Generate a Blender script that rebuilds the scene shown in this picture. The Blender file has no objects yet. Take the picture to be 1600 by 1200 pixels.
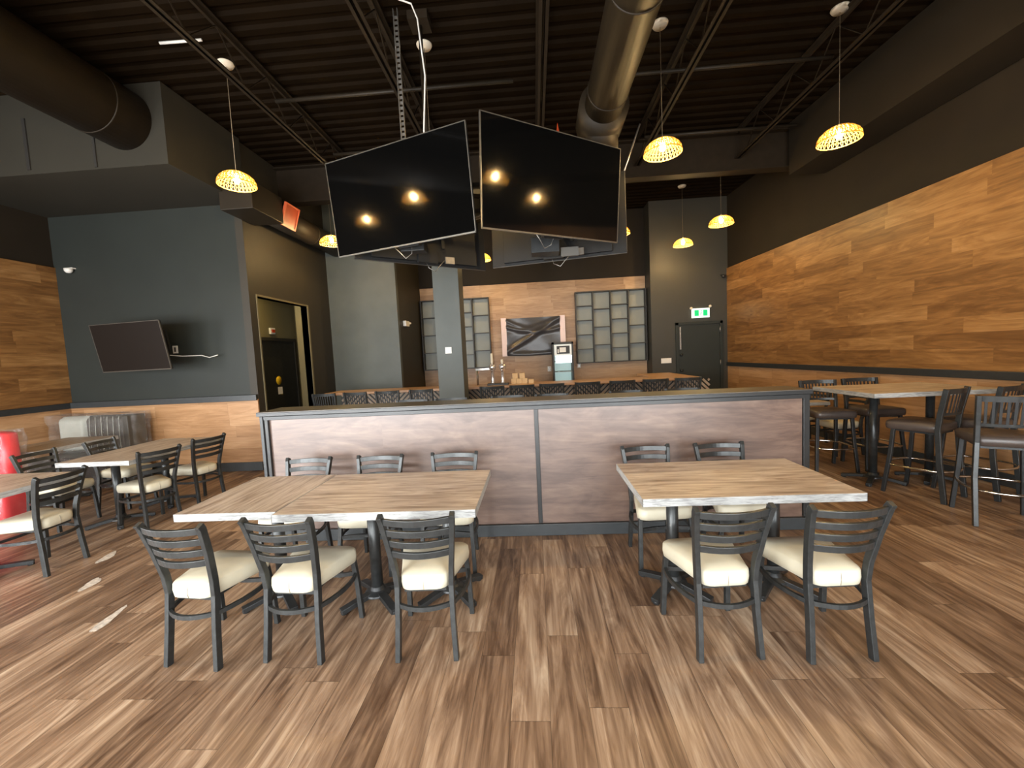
import bpy, math, random
from math import sin, cos, pi, radians, sqrt
from mathutils import Vector, Matrix
random.seed(7)
SC = bpy.context.scene
COL = SC.collection

# ------------------------------------------------------------------ camera
F_PX, PITCH, ROLL, YAW, EYE = 640.0, 0.0709057, -0.0490020, 0.0573937, 1.62
cd = bpy.data.cameras.new('camera'); cam = bpy.data.objects.new('camera', cd); COL.objects.link(cam)
cd.sensor_width = 36.0; cd.lens = F_PX / 1600 * 36.0; cd.clip_start = 0.05
_f = Vector((-sin(YAW) * cos(PITCH), cos(YAW) * cos(PITCH), -sin(PITCH)))
_r = Vector((cos(YAW), sin(YAW), 0)); _u = _r.cross(_f)
_R = _r * cos(ROLL) + _u * sin(ROLL); _U = _u * cos(ROLL) - _r * sin(ROLL)
cam.matrix_world = Matrix(((_R.x, _U.x, -_f.x, 0), (_R.y, _U.y, -_f.y, 0), (_R.z, _U.z, -_f.z, EYE), (0, 0, 0, 1)))
SC.camera = cam
# ------------------------------------------------------------------ world, exposure
w = bpy.data.worlds.new('world'); SC.world = w; w.use_nodes = True
w.node_tree.nodes['Background'].inputs[0].default_value = (0.85, 0.93, 1.0, 1)
w.node_tree.nodes['Background'].inputs[1].default_value = 1.0
SC.view_settings.view_transform = 'Standard'; SC.view_settings.look = 'None'
SC.view_settings.gamma = 1.0; SC.view_settings.use_curve_mapping = False
SC.view_settings.exposure = 0.5
# ------------------------------------------------------------------ daylight coming in at the windows
# (centre, width, height, direction it shines, watts)
FRONT_Y = -1.6
WIN_FRONT = [(-5.9, 2.3, 330), (-3.2, 2.3, 330), (-0.5, 2.3, 160), (2.2, 2.3, 190)]
WIN_LEFT = [(0.9, 2.4, 190)]
Z0, Z1 = 0.10, 2.40
def area(name, loc, rot, sx, sy, watts, col):
    l = bpy.data.lights.new(name, 'AREA'); l.shape = 'RECTANGLE'; l.size = sx; l.size_y = sy
    l.energy = watts; l.color = col
    o = bpy.data.objects.new(name, l); o.location = loc; o.rotation_euler = rot; COL.objects.link(o)
for x, ww, p in WIN_FRONT:
    area('daylight', (x, FRONT_Y - 0.22, (Z0 + Z1) / 2), (radians(76), 0, 0), ww, Z1 - Z0, p, (0.97, 0.99, 1.0))
for y, ww, p in WIN_LEFT:
    area('daylight', (-7.72, y, (Z0 + Z1) / 2), (radians(76), 0, radians(-90)), ww, Z1 - Z0, p, (0.97, 0.99, 1.0))

# ------------------------------------------------------------------ mesh helper
class MB:
    def __init__(s): s.v = []; s.f = []; s.sm = []; s.mi = []; s.cur = 0
    def add(s, vs, fs, smooth=False):
        n = len(s.v); s.v += [tuple(p) for p in vs]
        for f in fs: s.f.append(tuple(i + n for i in f)); s.sm.append(smooth); s.mi.append(s.cur)
        return s
    def box(s, x0, x1, y0, y1, z0, z1, M=None):
        vs = [Vector((x, y, z)) for x in (x0, x1) for y in (y0, y1) for z in (z0, z1)]
        if M: vs = [M @ p for p in vs]
        return s.add(vs, [(0, 1, 3, 2), (4, 6, 7, 5), (0, 4, 5, 1), (2, 3, 7, 6), (0, 2, 6, 4), (1, 5, 7, 3)])
    def sweep(s, pts, a, b=None, side=None, n=4, smooth=None, closed=False, caps=True):
        """a = half size along 'side', b = half size along the other axis; n=4 gives a flat bar, n>4 a tube"""
        b = a if b is None else b
        pts = [Vector(p) for p in pts]; N = len(pts); rings = []
        for i, p in enumerate(pts):
            if closed: t = pts[(i + 1) % N] - pts[i - 1]
            else: t = pts[min(i + 1, N - 1)] - pts[max(i - 1, 0)]
            t.normalize()
            sd = Vector(side) if side is not None else (Vector((0, 0, 1)) if abs(t.z) < 0.9 else Vector((1, 0, 0)))
            sd = (sd - t * sd.dot(t)).normalized(); o = t.cross(sd)
            if n == 4: ring = [p + sd * a * q + o * b * r for q, r in ((-1, -1), (1, -1), (1, 1), (-1, 1))]
            else: ring = [p + sd * a * cos(2 * pi * k / n) + o * b * sin(2 * pi * k / n) for k in range(n)]
            rings += ring
        fs = []
        for i in range(N if closed else N - 1):
            j = (i + 1) % N
            for k in range(n):
                l = (k + 1) % n; fs.append((i * n + k, i * n + l, j * n + l, j * n + k))
        if not closed and caps:
            fs.append(tuple(range(n))[::-1]); fs.append(tuple((N - 1) * n + k for k in range(n)))
        return s.add(rings, fs, (n > 4) if smooth is None else smooth)
    def lathe(s, prof, c=(0, 0, 0), n=24, M=None, smooth=True):
        c = Vector(c); vs = []
        for r, z in prof:
            for k in range(n):
                p = Vector((r * cos(2 * pi * k / n), r * sin(2 * pi * k / n), z))
                vs.append((M @ p if M else p) + c)
        fs = [(i * n + k, i * n + (k + 1) % n, (i + 1) * n + (k + 1) % n, (i + 1) * n + k) for i in range(len(prof) - 1) for k in range(n)]
        if prof[0][0] > 1e-4: fs.append(tuple(range(n))[::-1])
        if prof[-1][0] > 1e-4: fs.append(tuple((len(prof) - 1) * n + k for k in range(n)))
        return s.add(vs, fs, smooth)
    def prism(s, poly, z0, z1, M=None):
        n = len(poly); vs = [Vector((x, y, z0)) for x, y in poly] + [Vector((x, y, z1)) for x, y in poly]
        if M: vs = [M @ p for p in vs]
        return s.add(vs, [tuple(range(n))[::-1], tuple(range(n, 2 * n))] + [(i, (i + 1) % n, n + (i + 1) % n, n + i) for i in range(n)])
    def grid(s, fn, nu, nv, smooth=True):
        vs = [fn(i / nu, j / nv) for i in range(nu + 1) for j in range(nv + 1)]
        return s.add(vs, [(i * (nv + 1) + j, (i + 1) * (nv + 1) + j, (i + 1) * (nv + 1) + j + 1, i * (nv + 1) + j + 1) for i in range(nu) for j in range(nv)], smooth)
    def build(s, name, mats, parent=None, bevel=0, loc=None, sub=0):
        me = bpy.data.meshes.new(name); me.from_pydata(s.v, [], s.f); me.update()
        if not isinstance(mats, (list, tuple)): mats = [mats]
        for m in mats: me.materials.append(m)
        for p, sm, mi in zip(me.polygons, s.sm, s.mi): p.use_smooth = sm; p.material_index = mi
        o = bpy.data.objects.new(name, me); COL.objects.link(o)
        if parent is not None: o.parent = parent
        if loc: o.location = loc
        if bevel:
            b = o.modifiers.new('bevel', 'BEVEL'); b.width = bevel; b.segments = 2; b.limit_method = 'ANGLE'; b.angle_limit = radians(40)
        if sub:
            u = o.modifiers.new('sub', 'SUBSURF'); u.levels = u.render_levels = sub
        return o
def B(x0, x1, y0, y1, z0, z1, M=None): return MB().box(x0, x1, y0, y1, z0, z1, M)
def tag(o, label, cat, group=None):
    o['label'] = label; o['category'] = cat
    if group: o['group'] = group
    return o
def thing(name, label, cat, loc=(0, 0, 0), rz=0, group=None):
    o = bpy.data.objects.new(name, None); COL.objects.link(o); o.empty_display_size = 0.1
    o.location = loc; o.rotation_euler = (0, 0, rz); return tag(o, label, cat, group)
def struct(o): o['kind'] = 'structure'; return o
def copy_tree(o, parent=None):
    c = o.copy(); COL.objects.link(c)
    if parent is not None: c.parent = parent
    for ch in [x for x in COL.objects if x.parent == o]: copy_tree(ch, c)
    return c
def arc(a, b, bow, n=8):
    a = Vector(a); b = Vector(b); bow = Vector(bow)
    return [a.lerp(b, i / n) + bow * (1 - (2 * i / n - 1) ** 2) for i in range(n + 1)]

# ------------------------------------------------------------------ materials
def newmat(name):
    m = bpy.data.materials.new(name); m.use_nodes = True; nt = m.node_tree; return m, nt, nt.nodes['Principled BSDF']
def plain(name, col, rough=0.5, metal=0.0, spec=0.5, noise=0.0, nscale=8, bump=0.0, bscale=60, emit=None, es=0, trans=0, alpha=1.0, coat=0):
    m, nt, b = newmat(name)
    b.inputs['Base Color'].default_value = (*col, 1); b.inputs['Roughness'].default_value = rough
    b.inputs['Metallic'].default_value = metal; b.inputs['Specular IOR Level'].default_value = spec
    if coat: b.inputs['Coat Weight'].default_value = coat
    if alpha < 1: b.inputs['Alpha'].default_value = alpha
    if trans: b.inputs['Transmission Weight'].default_value = trans
    if emit: b.inputs['Emission Color'].default_value = (*emit, 1); b.inputs['Emission Strength'].default_value = es
    tc = nt.nodes.new('ShaderNodeTexCoord')
    if noise:
        n = nt.nodes.new('ShaderNodeTexNoise'); n.inputs['Scale'].default_value = nscale; n.inputs['Detail'].default_value = 5
        nt.links.new(tc.outputs['Object'], n.inputs['Vector'])
        r = nt.nodes.new('ShaderNodeMapRange'); r.inputs[1].default_value = 0.3; r.inputs[2].default_value = 0.7
        r.inputs[3].default_value = 1 - noise; r.inputs[4].default_value = 1 + noise
        nt.links.new(n.outputs['Fac'], r.inputs[0])
        mx = nt.nodes.new('ShaderNodeVectorMath'); mx.operation = 'SCALE'; mx.inputs[0].default_value = col
        nt.links.new(r.outputs[0], mx.inputs['Scale']); nt.links.new(mx.outputs[0], b.inputs['Base Color'])
    if bump:
        n = nt.nodes.new('ShaderNodeTexNoise'); n.inputs['Scale'].default_value = bscale; n.inputs['Detail'].default_value = 3
        nt.links.new(tc.outputs['Object'], n.inputs['Vector'])
        bp = nt.nodes.new('ShaderNodeBump'); bp.inputs['Strength'].default_value = bump; bp.inputs['Distance'].default_value = 0.01
        nt.links.new(n.outputs['Fac'], bp.inputs['Height']); nt.links.new(bp.outputs[0], b.inputs['Normal'])
    return m
def wood(name, along, across, pw, pl, ramp, rough=0.45, ga=1.3, gb=24, var=0.35, seam=0.002, seamdark=0.45, bump=0.15, k1=0.45, k2=0.5, coat=0.0, spec=0.5):
    """boards of width pw and length pl laid along one object axis; grain stretched the same way"""
    m, nt, b = newmat(name); N = nt.nodes; L = nt.links
    def math(op, x, y=None, z=None):
        n = N.new('ShaderNodeMath'); n.operation = op
        for i, q in enumerate((x, y, z)):
            if q is None: continue
            if isinstance(q, (int, float)): n.inputs[i].default_value = q
            else: L.new(q, n.inputs[i])
        return n.outputs[0]
    tc = N.new('ShaderNodeTexCoord'); sp = N.new('ShaderNodeSeparateXYZ'); L.new(tc.outputs['Object'], sp.inputs[0])
    A = sp.outputs['XYZ'.index(along)]; Bc = sp.outputs['XYZ'.index(across)]
    rowf = math('DIVIDE', Bc, pw); row = math('FLOOR', rowf)
    wn = N.new('ShaderNodeTexWhiteNoise'); wn.noise_dimensions = '1D'; L.new(row, wn.inputs['W'])
    a2 = math('ADD', A, math('MULTIPLY', wn.outputs['Value'], pl * 3.7)); colf = math('DIVIDE', a2, pl); cl = math('FLOOR', colf)
    cb = N.new('ShaderNodeCombineXYZ'); L.new(row, cb.inputs[0]); L.new(cl, cb.inputs[1])
    w2 = N.new('ShaderNodeTexWhiteNoise'); w2.noise_dimensions = '2D'; L.new(cb.outputs[0], w2.inputs['Vector']); pid = w2.outputs['Value']
    def grain(sa, sb, off, detail, dist):
        c = N.new('ShaderNodeCombineXYZ'); L.new(math('MULTIPLY', a2, sa), c.inputs[0]); L.new(math('MULTIPLY', Bc, sb), c.inputs[1]); L.new(math('MULTIPLY', pid, off), c.inputs[2])
        n = N.new('ShaderNodeTexNoise'); n.inputs['Scale'].default_value = 1; n.inputs['Detail'].default_value = detail
        n.inputs['Roughness'].default_value = 0.6; n.inputs['Distortion'].default_value = dist; L.new(c.outputs[0], n.inputs['Vector']); return n.outputs['Fac']
    g1 = grain(ga, gb * 2.2, 91, 7, 0.8); g2 = grain(ga * 0.7, gb * 0.45, 37, 4, 2.2)
    t = math('ADD', math('MULTIPLY', math('SUBTRACT', g1, 0.5), k1 * 2), math('MULTIPLY', math('SUBTRACT', g2, 0.5), k2 * 2))
    t = math('ADD', math('ADD', t, 0.5), math('MULTIPLY', math('SUBTRACT', pid, 0.5), var))
    cr = N.new('ShaderNodeValToRGB'); L.new(t, cr.inputs[0]); e = cr.color_ramp.elements
    while len(e) < len(ramp): e.new(0.5)
    for i, (p, c) in enumerate(ramp): e[i].position = p; e[i].color = (*c, 1)
    fb = math('FRACT', rowf); fa = math('FRACT', colf)
    db = math('MULTIPLY', math('MINIMUM', fb, math('SUBTRACT', 1.0, fb)), pw); da = math('MULTIPLY', math('MINIMUM', fa, math('SUBTRACT', 1.0, fa)), pl)
    d = math('MINIMUM', db, da); sm = math('LESS_THAN', d, seam)
    mx = N.new('ShaderNodeMixRGB'); mx.blend_type = 'MULTIPLY'; L.new(math('MULTIPLY', sm, seamdark), mx.inputs[0]); L.new(cr.outputs[0], mx.inputs[1]); mx.inputs[2].default_value = (0.05, 0.04, 0.03, 1)
    L.new(mx.outputs[0], b.inputs['Base Color'])
    b.inputs['Roughness'].default_value = rough; b.inputs['Specular IOR Level'].default_value = spec
    if coat: b.inputs['Coat Weight'].default_value = coat; b.inputs['Coat Roughness'].default_value = 0.4
    if bump:
        bp = N.new('ShaderNodeBump'); bp.inputs['Strength'].default_value = bump; bp.inputs['Distance'].default_value = 0.004
        L.new(g1, bp.inputs['Height']); L.new(bp.outputs[0], b.inputs['Normal'])
    return m

FLOOR_R = [(0.0, (0.050, 0.022, 0.010)), (0.25, (0.108, 0.060, 0.034)), (0.5, (0.205, 0.124, 0.074)), (0.72, (0.325, 0.215, 0.136)), (1.0, (0.50, 0.375, 0.26))]
WALL_R = [(0.0, (0.085, 0.033, 0.008)), (0.3, (0.135, 0.060, 0.017)), (0.55, (0.21, 0.10, 0.030)), (0.8, (0.30, 0.155, 0.053)), (1.0, (0.42, 0.25, 0.11))]
WAIN_R = [(0.0, (0.14, 0.065, 0.022)), (0.3, (0.30, 0.155, 0.065)), (0.55, (0.43, 0.24, 0.115)), (0.8, (0.55, 0.34, 0.18)), (1.0, (0.66, 0.45, 0.27))]
PART_R = [(0.0, (0.04, 0.018, 0.010)), (0.35, (0.085, 0.045, 0.030)), (0.6, (0.14, 0.083, 0.058)), (0.85, (0.20, 0.13, 0.094)), (1.0, (0.28, 0.20, 0.15))]
TAB_R = [(0.0, (0.13, 0.085, 0.06)), (0.3, (0.29, 0.22, 0.175)), (0.5, (0.45, 0.37, 0.31)), (0.72, (0.58, 0.505, 0.44)), (1.0, (0.72, 0.66, 0.60))]
EDGE_R = [(0.0, (0.09, 0.09, 0.088)), (0.35, (0.26, 0.262, 0.255)), (0.55, (0.38, 0.385, 0.375)), (1.0, (0.52, 0.525, 0.51))]
BARW_R = [(0.0, (0.16, 0.085, 0.042)), (0.3, (0.27, 0.155, 0.080)), (0.55, (0.38, 0.235, 0.130)), (0.8, (0.48, 0.32, 0.19)), (1.0, (0.58, 0.43, 0.29))]
M = {}
M['barwood'] = wood('bar_wall_boards', 'X', 'Z', 0.18, 1.2, BARW_R, rough=0.45, ga=1.8, gb=15, var=0.34, seam=0.001, k1=0.2, k2=0.35, seamdark=.4)
M['floor'] = wood('floor_planks', 'Y', 'X', 0.178, 1.22, FLOOR_R, rough=0.40, ga=1.5, gb=17, var=0.34, seam=0.0018, k1=0.42, k2=0.72, bump=0.08)
M['wallYZ'] = wood('wall_cladding_along_y', 'Y', 'Z', 0.18, 1.2, WALL_R, rough=0.42, ga=1.8, gb=15, var=0.34, seam=0.0006, k1=0.3, k2=0.5, seamdark=.3)
M['wallXZ'] = wood('wall_cladding_along_x', 'X', 'Z', 0.18, 1.2, WALL_R, rough=0.42, ga=1.8, gb=15, var=0.34, seam=0.0006, k1=0.3, k2=0.5, seamdark=.3)
M['wainYZ'] = wood('wainscot_along_y', 'Y', 'Z', 0.18, 1.2, WAIN_R, rough=0.45, ga=1.6, gb=16, var=0.3, seam=0.0012, k1=0.22, k2=0.32)
M['wainXZ'] = wood('wainscot_along_x', 'X', 'Z', 0.18, 1.2, WAIN_R, rough=0.45, ga=1.6, gb=16, var=0.3, seam=0.0012, k1=0.22, k2=0.32)
M['part'] = wood('partition_laminate', 'X', 'Z', 9.0, 9.0, PART_R, rough=0.42, ga=2.2, gb=8, var=0.0, seam=0, k1=0.45, k2=0.42, bump=0.03, coat=0.55, spec=0.7)
M['cap'] = wood('partition_cap_laminate', 'X', 'Y', 9, 9, [(0, (.03, .027, .024)), (.5, (.08, .072, .064)), (1, (.17, .155, .14))], rough=0.35, ga=1.6, gb=20, var=0, seam=0)
M['tabX'] = wood('tabletop_grain_x', 'X', 'Y', 30, 30, TAB_R, rough=0.4, ga=2.4, gb=24, var=0, seam=0, k1=0.48, k2=0.62)
M['tabY'] = wood('tabletop_grain_y', 'Y', 'X', 30, 30, TAB_R, rough=0.4, ga=2.2, gb=20, var=0, seam=0, k1=0.45, k2=0.55)
M['edgeX'] = wood('table_edge_band', 'X', 'Z', 30, 30, EDGE_R, rough=0.4, ga=9, gb=70, var=0, seam=0, k1=0.7, k2=0.5)
M['edgeY'] = wood('table_edge_band_side', 'Y', 'Z', 30, 30, EDGE_R, rough=0.4, ga=9, gb=70, var=0, seam=0, k1=0.7, k2=0.5)
M['counter'] = wood('bar_counter_wood', 'X', 'Y', 0.3, 2.4, [(0, (.26, .13, .06)), (.5, (.50, .29, .16)), (1, (.68, .46, .29))], rough=0.35, ga=1.5, gb=14, var=.2, seam=.001, k1=.3, k2=.3)
M['charcoal'] = plain('charcoal_paint', (0.025, 0.029, 0.026), 0.5, spec=0.28, noise=0.06, nscale=2, bump=0.03, bscale=140)
M['exitpaint'] = plain('dark_olive_paint', (0.036, 0.034, 0.027), 0.55, noise=0.06, nscale=2)
M['upper'] = plain('black_paint', (0.017, 0.0125, 0.008), 0.7, spec=0.2, noise=0.08, nscale=2)
M['grey'] = plain('grey_green_paint', (0.088, 0.098, 0.091), 0.5, spec=0.3, noise=0.07, nscale=3, bump=0.03, bscale=140)
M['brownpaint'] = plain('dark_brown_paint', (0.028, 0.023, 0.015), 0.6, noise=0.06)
M['trim'] = plain('black_trim', (0.022, 0.024, 0.025), 0.35, noise=0.1, nscale=20)
M['base'] = plain('black_baseboard', (0.035, 0.04, 0.043), 0.4, noise=0.1, nscale=12)
M['deck'] = plain('painted_steel_deck', (0.0085, 0.0050, 0.0023), 0.7, spec=0.03, noise=0.15, nscale=3)
M['joist'] = plain('painted_joist_steel', (0.020, 0.014, 0.0085), 0.55, spec=0.2, noise=0.15, nscale=8)
M['duct'] = plain('painted_duct', (0.021, 0.016, 0.0105), 0.5, spec=0.25, noise=0.08, nscale=3)
M['bulk'] = plain('bulkhead_paint', (0.033, 0.030, 0.023), 0.6, spec=0.2, noise=0.05, nscale=2)
M['metal'] = plain('powder_coated_frame', (0.044, 0.047, 0.047), 0.33, metal=0.5, noise=0.18, nscale=30)
M['blackmetal'] = plain('black_metal', (0.03, 0.032, 0.033), 0.38, metal=0.4, noise=0.15, nscale=20)
M['chrome'] = plain('worn_chrome', (0.62, 0.60, 0.57), 0.2, metal=1.0, noise=0.1)
M['cream'] = plain('cream_vinyl', (0.56, 0.52, 0.40), 0.42, noise=0.07, nscale=7, bump=0.12, bscale=16)
M['brownseat'] = plain('dark_brown_vinyl', (0.062, 0.047, 0.040), 0.33, noise=0.12, nscale=9, bump=0.08, bscale=20)
M['screen'] = plain('television_glass', (0.002, 0.002, 0.002), 0.07, spec=0.5)
M['screen2'] = plain('television_glass_dull', (0.010, 0.008, 0.007), 0.35, spec=0.3)
M['plastic'] = plain('black_plastic', (0.010, 0.010, 0.010), 0.55, spec=0.3)
M['bezel'] = plain('bezel_metal', (0.22, 0.21, 0.19), 0.3, metal=0.8)
M['steel'] = plain('galvanised_steel', (0.42, 0.40, 0.37), 0.35, metal=0.8, noise=0.2, nscale=20)
M['whitep'] = plain('white_plastic', (0.75, 0.73, 0.68), 0.4)
M['canopy'] = plain('cream_canopy', (0.72, 0.64, 0.5), 0.5, noise=0.05)
M['cord'] = plain('lamp_cord', (0.32, 0.25, 0.16), 0.5)
M['seam'] = plain('seam_thread', (0.25, 0.22, 0.17), 0.6)
M['redframe'] = plain('red_cover_frame', (0.60, 0.12, 0.05), 0.45)
M['red'] = plain('red_cover', (0.38, 0.045, 0.01), 0.45, noise=0.1, nscale=10)
M['redv'] = plain('red_vinyl', (0.72, 0.025, 0.04), 0.35, noise=0.1, nscale=6)
M['green'] = plain('exit_green', (0.0, 0.32, 0.09), 0.4, emit=(0.0, 0.75, 0.22), es=0.5)
M['exitw'] = plain('exit_face', (0.8, 0.85, 0.8), 0.4, emit=(0.85, 1.0, 0.85), es=0.7)
M['card'] = plain('cardboard', (0.60, 0.40, 0.20), 0.7, noise=0.1, nscale=14)
M['pink'] = plain('pale_pink_sheet', (0.78, 0.62, 0.60), 0.5, noise=0.05)
M['tarp'] = plain('black_tarp', (0.05, 0.048, 0.052), 0.28, bump=0.3, bscale=7)
M['shelfback'] = plain('shelf_back', (0.22, 0.23, 0.205), 0.5, noise=0.05, nscale=3)
M['shelf'] = plain('shelf_frame_black', (0.025, 0.023, 0.021), 0.5)
M['olive'] = plain('olive_grey_paint', (0.16, 0.135, 0.07), 0.6)
M['yellow'] = plain('yellow_sticker', (0.85, 0.55, 0.02), 0.4)
M['copper'] = plain('tap_steel', (0.75, 0.68, 0.63), 0.2, metal=0.7)
M['fridgein'] = plain('fridge_interior', (0.45, 0.55, 0.54), 0.4, emit=(0.7, 1.0, 0.95), es=0.28)
M['header'] = plain('fridge_header', (0.7, 0.72, 0.7), 0.4, emit=(0.9, 1.0, 0.95), es=0.12)
M['wire'] = plain('fridge_shelf_edge', (0.12, 0.15, 0.15), 0.4)
M['gravel'] = plain('scuffed_dust', (0.50, 0.44, 0.37), 0.7, noise=0.3, nscale=30)
M['bulb'] = plain('bulb_glow', (1, 1, 1), 0.5, emit=(1.0, 0.67, 0.28), es=950)
M['glow'] = plain('corridor_lamp', (1, 1, 1), 0.5, emit=(1.0, 0.78, 0.36), es=60)
M['slatwood'] = plain('bar_front_slat', (0.34, 0.25, 0.17), 0.5, noise=0.15, nscale=30)
def wicker():
    m, nt, b = newmat('woven_wicker'); b.inputs['Base Color'].default_value = (0.50, 0.33, 0.075, 1); b.inputs['Roughness'].default_value = 0.6
    t = nt.nodes.new('ShaderNodeBsdfTranslucent'); t.inputs[0].default_value = (0.55, 0.36, 0.08, 1)
    mx = nt.nodes.new('ShaderNodeMixShader'); mx.inputs[0].default_value = 0.45
    nt.links.new(b.outputs[0], mx.inputs[1]); nt.links.new(t.outputs[0], mx.inputs[2]); nt.links.new(mx.outputs[0], nt.nodes['Material Output'].inputs[0]); return m
M['wicker'] = wicker()
def film(fac=0.14):
    m, nt, b = newmat('clear_plastic_film')
    tr = nt.nodes.new('ShaderNodeBsdfTransparent'); gl = nt.nodes.new('ShaderNodeBsdfGlossy'); gl.inputs['Roughness'].default_value = 0.12
    df = nt.nodes.new('ShaderNodeBsdfDiffuse'); df.inputs[0].default_value = (0.55, 0.57, 0.57, 1)
    n = nt.nodes.new('ShaderNodeTexNoise'); n.inputs['Scale'].default_value = 9; n.inputs['Detail'].default_value = 4; n.inputs['Distortion'].default_value = 2.5
    tc = nt.nodes.new('ShaderNodeTexCoord'); nt.links.new(tc.outputs['Object'], n.inputs['Vector'])
    bp = nt.nodes.new('ShaderNodeBump'); bp.inputs['Strength'].default_value = 1.0; bp.inputs['Distance'].default_value = 0.05
    nt.links.new(n.outputs['Fac'], bp.inputs['Height']); nt.links.new(bp.outputs[0], gl.inputs['Normal'])
    m1 = nt.nodes.new('ShaderNodeMixShader'); m1.inputs[0].default_value = 0.32; nt.links.new(df.outputs[0], m1.inputs[1]); nt.links.new(gl.outputs[0], m1.inputs[2])
    m1.inputs[0].default_value = 0.6
    m2 = nt.nodes.new('ShaderNodeMixShader'); m2.inputs[0].default_value = fac; nt.links.new(tr.outputs[0], m2.inputs[1]); nt.links.new(m1.outputs[0], m2.inputs[2])
    nt.links.new(m2.outputs[0], nt.nodes['Material Output'].inputs[0]); return m
M['film'] = film()
def pane():
    m, nt, b = newmat('window_glass')
    tr = nt.nodes.new('ShaderNodeBsdfTransparent'); gl = nt.nodes.new('ShaderNodeBsdfGlossy'); gl.inputs['Roughness'].default_value = 0.02
    m2 = nt.nodes.new('ShaderNodeMixShader'); m2.inputs[0].default_value = 0.06; nt.links.new(tr.outputs[0], m2.inputs[1]); nt.links.new(gl.outputs[0], m2.inputs[2])
    nt.links.new(m2.outputs[0], nt.nodes['Material Output'].inputs[0]); return m
M['pane'] = pane()

# ================================================================== the room
DECK = 5.05
XL, YT, XC, YE, YB, YP = -7.46, 6.15, -4.33, 10.05, 10.5, 8.65
RT, RB, BZ = 1.20, 1.11, 0.14
struct(B(-8.2, 5.6, FRONT_Y - 0.1, YB + 0.3, -0.1, 0).build('floor', M['floor']))

# ceiling: corrugated steel deck, ribs running across the room
m = MB(); p = 0.19; prof = []
y = FRONT_Y - 0.2
while y < YB + 0.3:
    prof += [(y, 0), (y + 0.075, 0), (y + 0.095, 0.032), (y + 0.17, 0.032)]; y += p
vs = [(x, yy, DECK + z) for x in (-8.2, 5.6) for yy, z in prof] + [(x, yy, DECK + 0.1) for x in (-8.2, 5.6) for yy in (prof[0][0], prof[-1][0])]
n = len(prof); fs = [(i, i + 1, n + i + 1, n + i) for i in range(n - 1)] + [(2 * n, 2 * n + 2, 2 * n + 3, 2 * n + 1)]
m.add(vs, fs); struct(m.build('ceiling', M['deck']))

# right wall, a degree or three off square like the photographed one; its own frame: x = 0 is the wall face, y runs along it
RW = bpy.data.objects
def rw(o):
    o.location = (5.101, 0, 0); o.rotation_euler = (0, 0, radians(2.74)); return o
wr = struct(rw(B(0, 0.12, -1.75, 10.15, 0, DECK).build('wall_right', M['upper'])))
B(-0.025, 0.0, -1.55, 10.06, RT - 0.02, 3.40).build('upper_cladding', M['wallYZ'], wr)
B(-0.025, 0.0, -1.55, 10.06, 0.1, RB + 0.02).build('lower_cladding', M['wainYZ'], wr)
struct(rw(B(-0.06, -0.026, -1.55, 10.05, RB, RT).build('trim_1', M['trim'], bevel=0.004)))
struct(rw(B(-0.05, -0.026, -1.55, 10.05, 0.001, BZ).build('baseboard_right', M['base'], bevel=0.004)))
struct(rw(B(-0.6, -0.03, -1.5, 7.0, 4.25, DECK - 0.01).build('trim_2', M['duct'])))          # boxed-in soffit along the wall head

# left wall with a window towards the street end
m = MB(); (wy, ww, _p), = WIN_LEFT
m.box(XL - 0.15, XL, FRONT_Y, wy - ww / 2, 0, DECK); m.box(XL - 0.15, XL, wy + ww / 2, YT, 0, DECK)
m.box(XL - 0.15, XL, wy - ww / 2, wy + ww / 2, 0, Z0); m.box(XL - 0.15, XL, wy - ww / 2, wy + ww / 2, Z1, DECK)
wl = struct(m.build('wall_left', M['upper']))
B(XL, XL + 0.025, wy + ww / 2 + 0.06, YT, RT - 0.02, 3.33).build('upper_cladding', M['wallYZ'], wl)
B(XL, XL + 0.025, wy + ww / 2 + 0.06, YT, 0.1, RB + 0.02).build('lower_cladding', M['wainYZ'], wl)
struct(B(XL + 0.026, XL + 0.06, wy + ww / 2 + 0.06, YT, RB, RT).build('trim_3', M['trim'], bevel=0.004))
struct(B(XL + 0.026, XL + 0.05, wy + ww / 2 + 0.06, YT, 0.001, BZ).build('baseboard_left', M['base'], bevel=0.004))

# television wall: the block at the left, its face at YT
tw = struct(B(XL - 0.15, XC - 0.12, YT, YT + 0.12, 0, DECK).build('wall_television', M['charcoal']))
B(XL + 0.02, XC - 0.0, YT - 0.025, YT, 0.1, RB + 0.02).build('lower_cladding', M['wainXZ'], tw)
struct(B(XL + 0.03, XC + 0.0, YT - 0.06, YT - 0.026, RB, RT).build('trim_4', M['base'], bevel=0.004))
struct(B(XL + 0.03, XC + 0.0, YT - 0.05, YT - 0.026, 0.001, BZ).build('baseboard_television', M['base'], bevel=0.004))
# its side face with the cased opening to the corridor
OY0, OY1, OZ = 6.33, 7.75, 2.74
m = MB(); m.box(XC - 0.12, XC, YT, OY0, 0, DECK); m.box(XC - 0.12, XC, OY1, YP + 0.1, 0, DECK); m.box(XC - 0.12, XC, OY0, OY1, OZ, DECK)
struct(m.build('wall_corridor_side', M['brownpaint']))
CX = -5.10
m = MB(); m.box(CX - 0.1, CX, 6.275, 8.75, 0, 3.0); m.box(CX, XC - 0.12, 8.62, 8.75, 0, 3.0)
struct(m.build('wall_corridor', M['olive']))
struct(B(CX - 0.1, XC - 0.12, 6.275, 8.75, 3.0, 3.05).build('ceiling_corridor', M['bulk']))
m = MB(); m.box(XC - 0.125, XC + 0.012, OY0 - 0.03, OY0, 0, OZ + 0.03); m.box(XC - 0.24, XC + 0.012, OY1, OY1 + 0.05, 0, OZ + 0.03); m.box(XC - 0.125, XC + 0.012, OY0, OY1, OZ, OZ + 0.03)
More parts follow.
